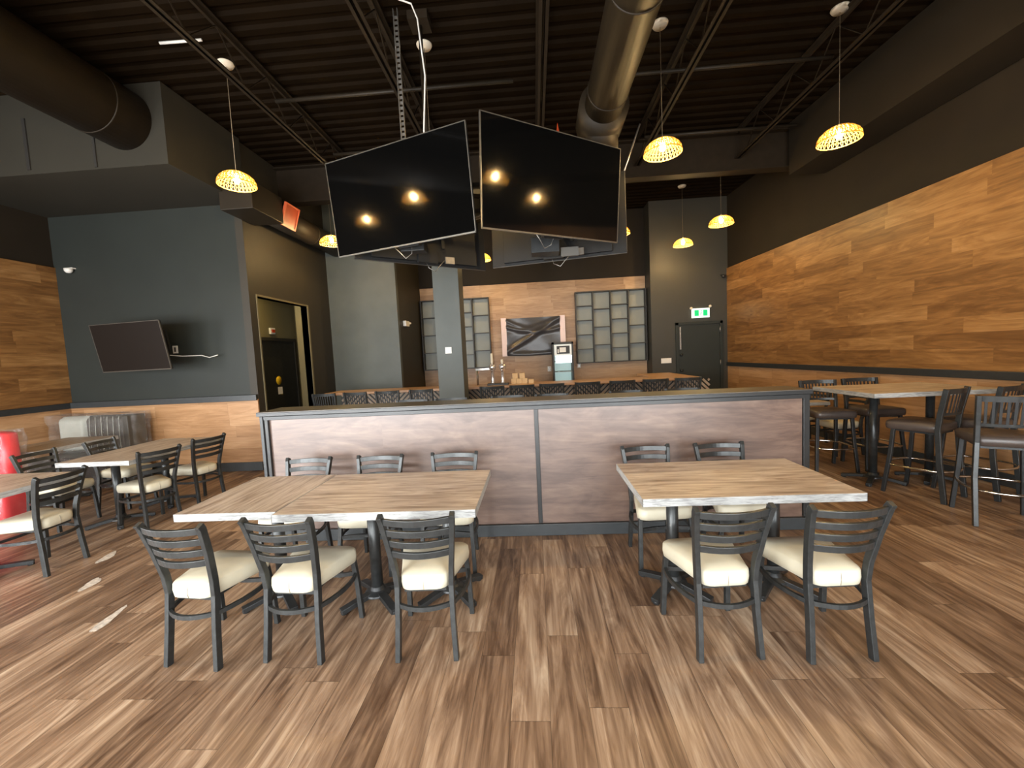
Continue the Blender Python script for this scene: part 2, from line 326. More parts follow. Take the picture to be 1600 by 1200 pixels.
struct(m.build('trim_5', M['olive'], bevel=0.004))
# grey panel wall, recess and the bar's back wall
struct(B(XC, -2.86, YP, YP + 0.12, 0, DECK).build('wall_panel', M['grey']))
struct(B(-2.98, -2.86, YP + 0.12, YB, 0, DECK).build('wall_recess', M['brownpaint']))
bw = struct(B(-2.98, 2.98, YB, YB + 0.12, 0, DECK).build('wall_bar', M['upper']))
B(-2.85, 2.82, YB - 0.025, YB, 0.0, 3.41).build('upper_cladding', M['barwood'], bw)
struct(B(2.83, 5.0, YE, YE + 0.5, 0, DECK).build('wall_exit', M['exitpaint']))
struct(B(2.83, 3.36, YE - 0.02, YE, 0.001, BZ).build('baseboard_exit', M['base']))
# square pillar in front of the bar
struct(B(-1.66, -1.22, 6.95, 7.39, 0, DECK).build('wall_pillar', [M['grey']], bevel=0.004))

# street front behind the camera, with its windows
m = MB(); x = XL - 0.15
for wx, ww, _p in WIN_FRONT:
    m.box(x, wx - ww / 2, FRONT_Y - 0.12, FRONT_Y, 0, DECK); m.box(wx - ww / 2, wx + ww / 2, FRONT_Y - 0.12, FRONT_Y, 0, Z0)
    m.box(wx - ww / 2, wx + ww / 2, FRONT_Y - 0.12, FRONT_Y, Z1, DECK); x = wx + ww / 2
m.box(x, 5.3, FRONT_Y - 0.12, FRONT_Y, 0, DECK)
struct(m.build('wall_front', M['upper']))
k = 1
for wx, ww, _p in WIN_FRONT:
    f = MB(); a, b_ = wx - ww / 2, wx + ww / 2
    for q in ((a, a + .05), (wx - .025, wx + .025), (b_ - .05, b_)): f.box(q[0], q[1], FRONT_Y - 0.09, FRONT_Y - 0.03, Z0, Z1)
    f.box(a, b_, FRONT_Y - 0.09, FRONT_Y - 0.03, Z0, Z0 + .05); f.box(a, b_, FRONT_Y - 0.09, FRONT_Y - 0.03, Z1 - .05, Z1)
    o = struct(f.build('window_%d' % k, M['trim'])); B(a + .05, b_ - .05, FRONT_Y - 0.063, FRONT_Y - 0.057, Z0 + .05, Z1 - .05).build('glass_pane', M['pane'], o); k += 1
for wy, ww, _p in WIN_LEFT:
    f = MB(); a, b_ = wy - ww / 2, wy + ww / 2
    for q in ((a, a + .05), (wy - .025, wy + .025), (b_ - .05, b_)): f.box(XL - 0.1, XL - 0.04, q[0], q[1], Z0, Z1)
    f.box(XL - 0.1, XL - 0.04, a, b_, Z0, Z0 + .05); f.box(XL - 0.1, XL - 0.04, a, b_, Z1 - .05, Z1)
    o = struct(f.build('window_%d' % k, M['trim'])); B(XL - 0.073, XL - 0.067, a + .05, b_ - .05, Z0 + .05, Z1 - .05).build('glass_pane', M['pane'], o); k += 1

# bulkhead over the television wall
struct(B(XL, -4.26, 4.85, YT - 0.001, 4.10, DECK - 0.01).build('ceiling_bulkhead', M['bulk']))
m = MB(); m.box(-6.05, -6.01, 4.835, 4.849, 4.15, 4.75); m.box(-5.18, -5.15, 4.835, 4.849, 4.12, 4.72)
struct(m.build('trim_6', M['shelf']))

# ---------------- exit door in the far wall
d = struct(B(3.455, 4.405, YE - 0.03, YE - 0.004, 0.005, 2.12).build('door_1', M['charcoal']))
m = MB(); m.box(3.385, 3.45, YE - 0.05, YE, 0, 2.19); m.box(4.41, 4.475, YE - 0.05, YE, 0, 2.19); m.box(3.385, 4.475, YE - 0.05, YE, 2.125, 2.19)
m.build('door_frame', M['charcoal'], d, bevel=0.004)
for z in (1.93, 1.15, 0.3): MB().lathe([(0.012, 0), (0.012, 0.11)], (4.408, YE - 0.055, z), 8).build('hinge', M['steel'], d)
B(3.47, 3.50, YE - 0.06, YE - 0.03, 1.55, 2.08).build('closer_rail', M['steel'], d)
for z in (1.42, 1.05): MB().lathe([(0.0, 0), (0.03, 0.0), (0.03, 0.05), (0, 0.055)], (3.50, YE - 0.03, z), 12, Matrix.Rotation(radians(90), 3, 'X')).build('knob', M['blackmetal'], d)

# ---------------- corridor door
d = struct(B(CX + 0.001, CX + 0.03, 7.0, 8.45, 0.005, 2.12).build('door_2', M['blackmetal']))
m = MB(); m.box(CX + 0.001, CX + 0.05, 6.94, 7.0, 0, 2.18); m.box(CX + 0.001, CX + 0.05, 8.45, 8.51, 0, 2.18); m.box(CX + 0.001, CX + 0.05, 7.0, 8.45, 2.12, 2.18)
m.build('door_frame', M['shelf'], d)
MB().lathe([(0, 0), (0.085, 0), (0.085, 0.004), (0, 0.004)], (CX + 0.031, 7.84, 1.34), 20, Matrix.Rotation(radians(90), 3, 'Y')).build('warning_sticker', M['yellow'], d)
B(CX + 0.031, CX + 0.034, 7.79, 7.93, 1.07, 1.21).build('notice_label', M['whitep'], d)

# ---------------- half-height partition
P = thing('partition', 'long dark wood half-height partition with grey cap dividing the room behind the two front tables', 'partition', (0, 0, 0))
PY, PL, PR, PM, PT = 3.57, -2.52, 2.30, -0.008, 1.21
B(PL + 0.03, PR - 0.03, PY + 0.02, PY + 0.34, 0.0, PT - 0.04).build('core', M['part'], P)
for a, b_ in ((PL + 0.10, PM - 0.018), (PM + 0.018, PR - 0.055)):
    B(a, b_, PY + 0.006, PY + 0.0195, 0.11, PT - 0.075).build('wood_panel', M['part'], P)
m = MB()
for a, b_ in ((PL + 0.045, PL + 0.075), (PM - 0.018, PM + 0.018), (PR - 0.05, PR)): m.box(a, b_, PY - 0.008, PY + 0.019, 0.11, PT - 0.04)
m.box(PL + 0.04, PR - 0.04, PY - 0.012, PY + 0.019, PT - 0.075, PT - 0.04)
m.box(PR - 0.0295, PR, PY + 0.0195, PY + 0.34, 0.0, PT - 0.04)
m.build('frame_trim', M['trim'], P, bevel=0.003)
B(PL, PL + 0.029, PY - 0.008, PY + 0.345, 0.0, PT - 0.04).build('end_post', M['base'], P, bevel=0.003)
B(PL - 0.018, PR + 0.018, PY - 0.018, PY + 0.358, PT - 0.006, PT).build('cap', [M['cap']], P)
B(PL - 0.02, PR + 0.02, PY - 0.02, PY + 0.36, PT - 0.038, PT - 0.0065).build('cap_edge', [M['trim']], P, bevel=0.003)
B(PL + 0.03, PR + 0.005, PY - 0.02, PY + 0.005, 0.001, 0.105).build('skirting', M['base'], P, bevel=0.003)

# ================================================================== dining chair
CH = 0.825
def rounded_seat(z0, z1, y0, y1, wr, wf, r=0.05, crown=0.012):
    """trapezoid cushion with rounded plan corners and soft edges"""
    pts = []
    cs = [(-wr, y0), (wr, y0), (wf, y1), (-wf, y1)]
    for i, (cx, cy) in enumerate(cs):
        rr = r; ix = cx - math.copysign(rr, cx); iy = cy + (rr if cy < (y0 + y1) / 2 else -rr); a0 = [pi, 1.5 * pi, 0, 0.5 * pi][i]
        for k in range(5):
            a = a0 + k * pi / 8; pts.append((ix + rr * cos(a), iy + rr * sin(a)))
    cx, cy = 0, (y0 + y1) / 2; N = len(pts); prof = [(0.90, z0), (0.975, z0 + 0.008), (1.0, z0 + (z1 - z0) * .45), (0.985, z1 - 0.014), (0.93, z1 - 0.003), (0.6, z1 + crown * .7), (0.25, z1 + crown)]
    mb = MB(); vs = []
    for s_, z in prof: vs += [(cx + (x - cx) * s_, cy + (y - cy) * s_, z) for x, y in pts]
    fs = [(i * N + k, i * N + (k + 1) % N, (i + 1) * N + (k + 1) % N, (i + 1) * N + k) for i in range(len(prof) - 1) for k in range(N)]
    fs.append(tuple(range(N))[::-1]); fs.append(tuple((len(prof) - 1) * N + k for k in range(N)))
    return mb.add(vs, fs, True)
def make_chair():
    t = thing('dining_chair', 'x', 'chair')
    c = rounded_seat(0.378, 0.468, -0.200, 0.205, 0.134, 0.205, r=0.062).build('seat', M['cream'], t)
    m = MB(); m.sweep([(0.0, -0.1965, 0.386), (0.0, -0.2005, 0.41), (0.0, -0.2005, 0.43), (0, -0.1965, 0.455)], 0.0008, 0.0015, side=(1, 0, 0)); m.build('seam', M['seam'], c)
    m = MB(); m.box(-0.115, 0.115, -0.16, 0.15, 0.358, 0.379); m.build('seat_frame', M['metal'], t)
    for s in (-1, 1):
        pr = [(s * .158, -.212, 0.0), (s * .149, -.190, .22), (s * .147, -.172, .40), (s * .153, -.180, .50), (s * .171, -.212, .66), (s * .186, -.250, .80), (s * .188, -.264, CH)]
        MB().sweep(pr, 0.0135, 0.019, side=(1, 0, 0)).build('leg', M['metal'], t, bevel=0.003)
        pf = [(s * .197, .185, 0.0), (s * .190, .170, .25), (s * .182, .155, .39)]
        MB().sweep(pf, 0.0145, 0.0145, side=(1, 0, 0)).build('leg', M['metal'], t, bevel=0.003)
        for q in (pr[0], pf[0]): pass
    for z, yb, wx in ((.792, -.249, .183), (.727, -.231, .176), (.662, -.213, .169), (.600, -.201, .163)):
        m = MB(); m.sweep(arc((-wx, yb, z), (wx, yb, z), (0, -0.046, 0), 12), 0.0185, 0.0075, side=(0, -0.18, 1)); m.build('back_slat', M['metal'], t, bevel=0.002)
    m = MB(); z = .30
    m.sweep(arc((-.152, -.178, z), (.152, -.178, z), (0, -0.055, 0), 8), 0.012, 0.0075)
    m.sweep(arc((-.186, .166, z), (.186, .166, z), (0, -0.03, 0), 6), 0.012, 0.0075)
    for s in (-1, 1): m.sweep(arc((s * .152, -.178, z), (s * .188, .166, z), (s * 0.035, 0, 0), 6), 0.012, 0.0075)
    m.build('stretcher', M['metal'], t)
    return t
def make_stool():
    t = thing('bar_stool', 'x', 'stool')
    rounded_seat(0.668, 0.758, -0.200, 0.225, 0.190, 0.225, crown=.015).build('seat', M['brownseat'], t)
    B(-0.16, 0.16, -0.165, 0.16, 0.648, 0.669).build('seat_frame', M['blackmetal'], t)
    for s in (-1, 1):
        pr = [(s * .195, -.245, 0.0), (s * .198, -.205, .40), (s * .188, -.185, .70), (s * .190, -.200, .85), (s * .200, -.245, 1.10)]
        MB().sweep(pr, 0.0155, 0.021, side=(1, 0, 0)).build('leg', M['metal'], t, bevel=0.003)
        MB().sweep([(s * .222, .220, 0.0), (s * .198, .175, .40), (s * .185, .155, .69)], 0.0165, side=(1, 0, 0)).build('leg', M['blackmetal'], t, bevel=0.003)
    m = MB(); m.sweep(arc((-.198, -.236, 1.075), (.198, -.236, 1.075), (0, -0.045, 0), 10), 0.024, 0.006, side=(0, -.15, 1)); m.build('top_rail', M['metal'], t)
    m = MB(); m.sweep(arc((-.190, -.201, .855), (.190, -.201, .855), (0, -0.045, 0), 10), 0.013, 0.006, side=(0, -.15, 1)); m.build('lower_rail', M['metal'], t)
    m = MB()
    for i in range(9):
        u = (i + 1) / 10; q = 1 - (2 * u - 1) ** 2; m.sweep([(-.190 + .38 * u, -.201 - .045 * q, .855), (-.198 + .396 * u, -.236 - .045 * q, 1.07)], 0.0085, 0.003, side=(1, 0, 0))
    m.build('back_spindles', M['blackmetal'], t)
    m = MB(); z = .30; pts = []
    cs = [(-.195, -.205), (.195, -.205), (.205, .19), (-.205, .19)]; nb = [(0, -.07), (.03, 0), (0, .06), (-.03, 0)]
    for i in range(4):
        a = cs[i]; b_ = cs[(i + 1) % 4]; pts += arc((*a, z), (*b_, z), (*nb[i], 0), 8)[:-1]
    m.sweep(pts, 0.011, n=8, closed=True); m.build('foot_ring', M['chrome'], t)
    return t
chair0, stool0 = make_chair(), make_stool(); first = {chair0: True, stool0: True}
def place(src, x, y, face, label, group):
    """face = heading in degrees the sitter looks: 0 = away from the camera (+Y), 90 = to the left (-X)"""
    o = src if first[src] else copy_tree(src); first[src] = False
    o.location = (x, y, 0); o.rotation_euler = (0, 0, radians(face)); o['label'] = label; o['group'] = group; return o

# ================================================================== tables
def pedestal(par, x, y, h, r=0.038, span=0.30, ang=45):
    m = MB(); m.lathe([(r, 0.06), (r, h)], (x, y, 0), 20); m.build('column', M['metal'], par)
    m = MB(); m.lathe([(0.09, 0.045), (0.085, 0.06), (0.05, 0.075), (r + .002, 0.10)], (x, y, 0), 20)
    for k in range(4):
        a = radians(ang + 90 * k); dx, dy = cos(a), sin(a); ax = Vector((-dy, dx, 0))
        m.sweep([(x + dx * .05, y + dy * .05, .055), (x + dx * span * .6, y + dy * span * .6, .04), (x + dx * span, y + dy * span, .022)], 0.026, 0.016, side=ax)
        m.lathe([(0.022, 0.0), (0.024, 0.02)], (x + dx * (span - .02), y + dy * (span - .02), 0), 10)
    m.build('base', M['blackmetal'], par, bevel=0.003)
    B(x - 0.2, x + 0.2, y - 0.03, y + 0.03, h - 0.012, h).build('mounting_plate', M['blackmetal'], par)
def table(name, label, x0, x1, y0, y1, top, cols, grain='X', rz=0, group=None, th=0.046, span=.28, ang=45):
    cx, cy = (x0 + x1) / 2, (y0 + y1) / 2; hx, hy = (x1 - x0) / 2, (y1 - y0) / 2
    t = thing(name, label, 'table', (cx, cy, 0), radians(rz), group)
    B(-hx + .002, hx - .002, -hy + .002, hy - .002, top - th, top).build('tabletop', M['tab' + grain], t, bevel=0.002)
    m = MB(); m.box(-hx, hx, -hy, -hy + .0021, top - th, top - .0005); m.box(-hx, hx, hy - .0021, hy, top - th, top - .0005)
    m.cur = 1; m.box(-hx, -hx + .0021, -hy, hy, top - th, top - .0005); m.box(hx - .0021, hx, -hy, hy, top - th, top - .0005)
    m.build('edge_band', [M['edgeX'], M['edgeY']], t)
    for px, py in cols: pedestal(t, px, py, top - th, span=span, ang=ang)
    return t
G1 = 'low tables by the partition'
table('dining_table', 'small square-ended table pushed against the left end of the front left table', -2.215, -1.573, 2.29, 3.05, 0.76, [(0.07, 0)], 'Y', group=G1, span=.25)
table('dining_table', 'front left rectangular grey-brown wood table with three chairs on each side', -1.568, -0.37, 2.24, 3.04, 0.76, [(-.17, 0.0), (.33, .05)], group=G1, span=.25)
table('dining_table', 'front right rectangular grey-brown wood table with four cream seats around it', 0.582, 1.812, 2.325, 3.085, 0.76, [(-.33, 0), (.33, .02)], group=G1, span=.25)
G2 = 'low tables at the left wall side'
table('dining_table', 'low table end-on in the left area, two ladder-back chairs along its right side', -4.84, -4.05, 3.78, 4.99, 0.76, [(-.14, -.26), (-.14, .33)], 'Y', group=G2)
table('dining_table', 'low table cut by the left edge of the photo', -4.93, -4.12, 2.2, 3.43, 0.76, [(-.12, .22), (-.12, -.3)], 'Y', group=G2)
table('dining_table', 'low table standing in front of the plastic-wrapped bench', -6.66, -5.9, 4.42, 5.40, 0.76, [(0, 0)], 'Y', group=G2)
G3 = 'high bar tables by the right wall'
table('bar_table', 'high bar table with wooden top near the right wall, four stools round it', 3.40, 4.66, 4.30, 5.22, 1.05, [(-.27, .0), (.33, .0)], group=G3)
table('bar_table', 'high bar table cut by the right edge of the photo', 4.12, 4.80, 3.10, 3.80, 1.05, [(.1, 0)], group=G3)
table('dining_table', 'low table half hidden past the right end of the partition', 3.25, 4.05, 5.85, 6.65, 0.76, [(0, 0)], group='low tables at the far right')

# ---------------- chairs
GA = 'cream-seated ladder-back chairs at the front tables'
for x, y, a, l in [(-1.915, 2.235, -6, 'leftmost near chair at the front left table'),
                   (-1.375, 2.27, -3, 'middle near chair at the front left table'),
                   (-0.655, 2.28, 2, 'rightmost near chair at the front left table'),
                   (0.925, 2.27, 4, 'left near chair at the front right table'),
                   (1.47, 2.255, 3, 'right near chair at the front right table'),
                   (-1.97, 3.11, 180, 'leftmost far chair between front left table and partition'),
                   (-1.345, 3.11, 180, 'middle far chair between front left table and partition'),
                   (-0.71, 3.12, 180, 'rightmost far chair between front left table and partition'),
                   (0.89, 3.12, 184, 'left far chair between front right table and partition'),
                   (1.475, 3.13, 182, 'right far chair between front right table and partition')]:
    place(chair0, x, y, a, 'cream-seated ladder-back ' + l if not l.startswith('near') else 'cream-seated ladder-back ' + l, GA)
GB = 'cream-seated ladder-back chairs in the left area'
for x, y, a, l in [(-4.27, 3.16, 93, 'cream-seated chair nearest the left photo edge, sideways with dark slatted back to the right'),
                   (-4.20, 4.10, 72, 'cream-seated chair on the right side of the left area table, nearer of the two'),
                   (-4.19, 4.72, 76, 'cream-seated chair on the right side of the left area table, farther of the two'),
                   (-5.13, 4.72, -84, 'cream-seated chair on the far left side of the left area table, near the wrapped bench'),
                   (-5.22, 4.10, -90, 'cream-seated chair seen through the slats of the nearest left chair'),
                   (-5.33, 3.22, -95, 'chair beside the red plastic-wrapped seat with a grey upright showing')]:
    place(chair0, x, y, a, l, GB)
place(chair0, 4.28, 6.0, 90, 'cream-seated low chair seen under the far stools right of the partition', 'low chairs at the far right')
place(chair0, 4.30, 6.75, 100, 'cream-seated low chair just past the end of the partition, mostly hidden', 'low chairs at the far right')
# ---------------- stools
GS = 'dark vinyl bar stools at the high tables'
for x, y, a, l in [(3.90, 4.33, 26, 'dark bar stool in front of the high table, full back and ring in view'),
                   (4.44, 4.36, 22, 'dark bar stool behind and right of the nearer one at the high table front'),
                   (3.92, 3.66, -30, 'dark bar stool cut by the right photo edge, nearest of all stools'),
                   (3.62, 5.28, 172, 'dark bar stool on the far left side of the high table, facing the camera'),
                   (4.20, 5.32, 178, 'dark bar stool on the far right side of the high table, facing the camera')]:
    place(stool0, x, y, a, l, GS)
GP = 'bar stools just behind the partition'
for i, (x, l) in enumerate([(-1.63, 'leftmost, left of the pillar'), (-1.09, 'in front of the pillar'), (-0.36, 'just right of the pillar'), (0.19, 'under the beer taps, right of centre'), (1.15, 'second from the right'), (1.82, 'rightmost, near the exit door')]):
    place(stool0, x, 5.0, 180 + (-3, 4, 2, -2, 3, -3)[i], 'stool back peeking over the partition, ' + l, GP)
GR = 'stools lined up at the long bar'
bx = [-3.73, -3.16, -2.60, -1.98, -0.75, -0.23, 0.29, 0.88, 1.48, 2.02, 2.57]
nm = ['leftmost of four left of the pillar', 'second from left, left of the pillar', 'third from left, left of the pillar', 'touching the left side of the pillar view', 'first right of the pillar', 'second right of the pillar', 'third right of the pillar, below the boxes', 'fourth right of the pillar, below the fridge', 'third from the right end of the bar', 'second from the right end of the bar', 'last at the right end of the bar']
for x, l in zip(bx, nm):
    place(stool0, x, 7.24, random.uniform(-4, 4), 'dark stool at the long bar, ' + l, GR)

# ================================================================== bar
BAR = thing('bar_counter', 'long bar with reddish wooden counter and diagonal slatted front behind the partition', 'bar')
BT = 1.065
m = MB(); m.box(-3.98, 2.95, 7.48, 8.15, BT - 0.045, BT); m.box(2.25, 2.95, 8.15, 9.2, BT - 0.045, BT); m.build('countertop', M['counter'], BAR, bevel=0.004)
B(-3.8, 2.8, 7.78, 7.95, 0, BT - 0.045).build('front_wall', M['shelf'], BAR)
m = MB()
xx = -3.78; d = 1
while xx < 2.75:
    for k in range(16):
        z = -0.45 + k * 0.095; a = (xx, z) if d > 0 else (xx + .5, z); b_ = (xx + .5, z + .5) if d > 0 else (xx, z + .5)
        (x0, z0), (x1, z1) = a, b_
        def cut(xa, za, xb, zb, lo=.05, hi=1.0):
            t0, t1 = 0.0, 1.0; dz = zb - za
            ta, tb = (lo - za) / dz, (hi - za) / dz
            t0 = max(t0, min(ta, tb)); t1 = min(t1, max(ta, tb))
            return None if t0 >= t1 else ((xa + (xb - xa) * t0, za + dz * t0), (xa + (xb - xa) * t1, za + dz * t1))
        c_ = cut(x0, z0, x1, z1)
        if c_: m.sweep([(c_[0][0], 7.77, c_[0][1]), (c_[1][0], 7.77, c_[1][1])], 0.009, 0.020, side=(0, 1, 0))
    xx += .5; d = -d
m.build('slatted_front', M['slatwood'], BAR)
m = MB(); m.box(-3.8, 2.8, 7.68, 7.78, 0.15, 0.19); m.build('foot_rail', M['blackmetal'], BAR)
# beer taps on a drip tray
t = thing('beer_tap_tray', 'twin chrome beer tap towers on a dark tray standing on the bar', 'beer taps', (-0.70, 7.70, BT))
B(-0.20, 0.20, -0.1, 0.1, 0, 0.035).build('drip_tray', M['shelf'], t, bevel=.005)
for sx, hh in ((-.10, .60), (.09, .48)):
    q = MB().lathe([(0.045, 0.035), (0.04, 0.06), (0.034, 0.10), (0.034, 0.27), (0.05, 0.29), (0.062, 0.32), (0.062, 0.37), (0.045, 0.395), (0.0, 0.40)], (sx, 0, 0), 14).build('tower', M['copper'], t)
    MB().lathe([(0.012, 0.39), (0.026, 0.44), (0.022, hh)], (sx, -0.02, 0), 10).build('tap_handle', M['canopy'], q)
    MB().sweep([(sx, -0.05, .33), (sx, -0.11, .32), (sx, -0.12, .25)], 0.011, n=8).build('spout', M['chrome'], q)
t = thing('glass_rack', 'thin metal rail rack standing on the bar beside the pillar', 'rack', (-0.98, 7.92, BT))
m = MB(); m.sweep([(-.15, 0, 0), (-.15, 0, .30)], .012, n=8); m.sweep([(-.17, 0, .30), (.20, 0, .31)], .02, .012); m.sweep([(.2, 0, .31), (.2, .15, .31), (-.17, .15, .30)], .008, n=6); m.sweep([(-.15, .15, 0), (-.15, .15, .30)], .01, n=8); m.build('rail', M['steel'], t)
for i, (x, z) in enumerate([(0, 0), (1, 0), (2, 0), (0.25, 1), (1.55, 1), (3.15, 0)]):
    o = MB(); o.box(-.05, .05, -.06, .06, 0, .10 if i < 5 else .075); o.box(-.012, .012, -.0605, .0605, .0 + .001, .1005 if i < 5 else .0755)
    o = o.build('cardboard_box', M['card'], loc=(-0.41 + .105 * x, 7.85, BT + .101 * z), bevel=.002)
    tag(o, 'small kraft cardboard box on the bar, ' + ['bottom left of the stack', 'bottom middle of the stack', 'bottom right of the stack', 'top left of the stack', 'top right of the stack', 'lower box set apart at the right'][i], 'box', 'kraft boxes on the bar')
# fridge
t = thing('display_fridge', 'upright black framed glass-door drinks fridge behind the bar', 'fridge', (0.69, 9.88, 0))
m = MB(); m.box(-.25, .25, .02, .45, 0.0, .1); m.box(-.25, -.21, .0, .45, .1, 1.87); m.box(.21, .25, .0, .45, .1, 1.87); m.box(-.25, .25, .0, .45, 1.82, 1.87); m.box(-.25, .25, .42, .45, .1, 1.82); m.build('cabinet', M['shelf'], t)
B(-.21, .21, .38, .42, .1, 1.82).build('interior', M['fridgein'], t)
for z in (.5, .85, 1.15, 1.4): B(-.205, .205, .05, .37, z, z + .018).build('wire_shelf', M['wire'], t)
q = B(-.205, .205, -.01, .03, 1.55, 1.81).build('header_sign', M['header'], t)
m = MB(); m.box(-.15, .16, -.0135, -.0101, 1.585, 1.775); m.build('sign_panel', M['shelf'], q); 
m = MB(); m.box(-.08, .07, -.017, -.0136, 1.625, 1.74); m.box(-.13, -.10, -.017, -.0136, 1.61, 1.70); m.build('sign_motif', M['whitep'], q)
B(-.205, .205, -.005, .003, .12, 1.55).build('glass_door', M['pane'], t)

# shelving grids on the bar wall
def grid_shelf(label, x0, x1, counts):
    t = thing('wall_shelf', label, 'shelf', ((x0 + x1) / 2, YB - 0.026, 1.32)); W = x1 - x0; Hh = 1.77; D = .16
    B(-W / 2, W / 2, -.012, 0, 0, Hh).build('back_panel', M['shelfback'], t)
    m = MB(); m.box(-W / 2, W / 2, -D, -.012, 0, .025); m.box(-W / 2, W / 2, -D, -.012, Hh - .025, Hh)
    for i in range(5):
        x = -W / 2 + W * i / 4; a = max(-W / 2, x - .0125); a = min(a, W / 2 - .025); m.box(a, a + .025, -D, -.012, .025, Hh - .025)
    m.build('outer_frame', M['shelf'], t)
    for i, nn in enumerate(counts):
        xa = -W / 2 + W * i / 4 + .013; xb = -W / 2 + W * (i + 1) / 4 - .013
        for k in range(1, nn):
            B(xa, xb, -D + .005, -.012, Hh * k / nn - .009, Hh * k / nn + .009).build('shelf_board', M['shelf'], t)
    return t
grid_shelf('wide black grid shelf on the wood wall right of the fridge', 1.07, 2.80, (5, 4, 5, 4))
grid_shelf('black grid shelf on the wood wall left of the beer taps, partly behind the pillar', -2.82, -1.08, (4, 5, 5, 4))
# tarp over the wall screen
t = thing('covered_screen', 'wide wall screen covered by wrinkled black plastic with pale pink strips at both ends', 'screen', (0.01, YB - 0.03, 1.60))
B(-.80, .80, -.07, 0, .03, .90).build('screen_body', M['plastic'], t)
def tarpf(u, v):
    x = -.69 + 1.36 * u; z = .0 + .93 * v - .03 * sin(u * pi) * (1 - v)
    g = lambda d, w_: math.exp(-(d / w_) ** 2)
    fold = .05 * g(v - .12 - .85 * u, .07) + .035 * g(v - .78 + .42 * u * (1.2 - u), .05) + .03 * g(v - .95 + .75 * u * (1.15 - u), .045) * (1 - u) + .022 * g(v - .55 - .4 * u, .05) * u + .01 * sin(u * 9 + v * 5) + .02 * g(v - .05, .05)
    return (x, -.085 - fold, z)
MB().grid(tarpf, 60, 40).build('plastic_sheet', M['tarp'], t)
for a in (-.81, .665): B(a, a + .13, -.095, -.075, -.01, .95).build('pink_strip', M['pink'], t)
# outlets / controls
def plate(label, loc, w_, h_, name='wall_outlet', cat='outlet', mat='whitep', sock=True, rz=0, group=None):
    t = thing(name, label, cat, loc, rz, group)
    B(-w_ / 2, w_ / 2, -.012, 0, -h_ / 2, h_ / 2).build('cover_plate', M[mat], t, bevel=.002)
    if sock: B(-w_ * .2, w_ * .2, -.014, -.012, -h_ * .3, h_ * .3).build('socket', M['bezel'], t)
    return t
plate('white outlet on the bar wall left of the fridge', (.37, YB - .026, 1.22), .09, .13, group='outlets on the bar wall')
plate('white outlet on the bar wall right of the fridge', (1.12, YB - .026, 1.27), .09, .13, group='outlets on the bar wall')
plate('white square control panel on the front of the grey pillar', (-1.455, 6.949, 1.75), .11, .11, 'wall_controller', 'thermostat')
plate('white rectangular plate on the dark wall left of the exit door', (3.16, YE - .001, 1.30), .24, .12, 'switch_plate', 'switch', sock=False)
plate('outlet on the dark wall behind the small television', (-5.60, YT - .001, 1.96), .08, .12)
# exit sign
t = thing('exit_sign', 'green and white running man exit sign with two lamp heads above the exit door', 'sign', (3.97, YE - .001, 2.28))
B(-.20, .20, -.06, 0, 0, .22).build('housing', M['exitw'], t, bevel=.004)
for a in (-.15, .05): B(a, a + .10, -.063, -.0601, .04, .18).build('green_panel', M['green'], t)
m = MB(); m.sweep([(-.012, -.062, .06), (0.0, -.062, .10), (.012, -.062, .135)], .006, .001, side=(1, 0, 0)); m.sweep([(-.02, -.062, .10), (.022, -.062, .125)], .005, .001, side=(0, 0, 1)); m.lathe([(0, 0), (.011, 0), (.011, .002), (0, .002)], (.016, -.062, .155), 10, Matrix.Rotation(radians(90), 3, 'X')); m.build('running_figure', M['green'], t)
for s in (-1, 1): MB().lathe([(0, -.03), (.03, -.02), (.036, .01), (.02, .03), (0, .035)], (s * .22, -.05, .24 + s * .015), 12).build('lamp_head', M['canopy'], t)
t = thing('emergency_light', 'small white twin emergency light on the dark recess wall', 'emergency light', (-2.859, 9.1, 2.42), radians(90))
B(-.12, .12, -.07, 0, -.05, .07).build('housing', M['whitep'], t, bevel=.006)
MB().lathe([(0, -.03), (.035, -.02), (.04, .01), (0, .03)], (.14, -.07, .03), 12).build('lamp_head', M['canopy'], t)
t = thing('security_camera', 'small dome camera in the left wall corner above the cladding', 'camera', (-7.15, YT - .001, 3.27))
MB().lathe([(0, -.05), (.03, -.045), (.05, -.02), (.055, .02), (0, .02)], (0, -.06, 0), 14).build('dome', M['whitep'], t); B(-.06, .06, -.06, 0, .02, .035).build('bracket', M['whitep'], t)
t = thing('security_camera', 'tiny dark camera in the far right corner beside the exit wall', 'camera', (4.50, YE - .001, 3.22))
MB().lathe([(0, -.05), (.03, -.045), (.045, -.02), (.05, .02), (0, .02)], (0, -.06, 0), 14).build('dome', M['blackmetal'], t); B(-.05, .05, -.06, 0, .02, .035).build('bracket', M['blackmetal'], t)
t = thing('corridor_light', 'small round warm lamp on the corridor ceiling', 'lamp', (-4.72, 6.95, 2.99))
MB().lathe([(0, -.05), (.10, -.045), (.12, 0), (0, 0)], (0, 0, 0), 16).build('diffuser', M['glow'], t)
t = thing('smoke_alarm', 'small red and white alarm above the corridor door', 'alarm', (CX + 0.002, 7.78, 2.25), radians(90))
B(-.07, .07, -.04, 0.0, 0, .12).build('strobe_body', M['whitep'], t, bevel=.004); B(-.045, .045, -.055, -.0405, .03, .09).build('red_lens', M['red'], t)

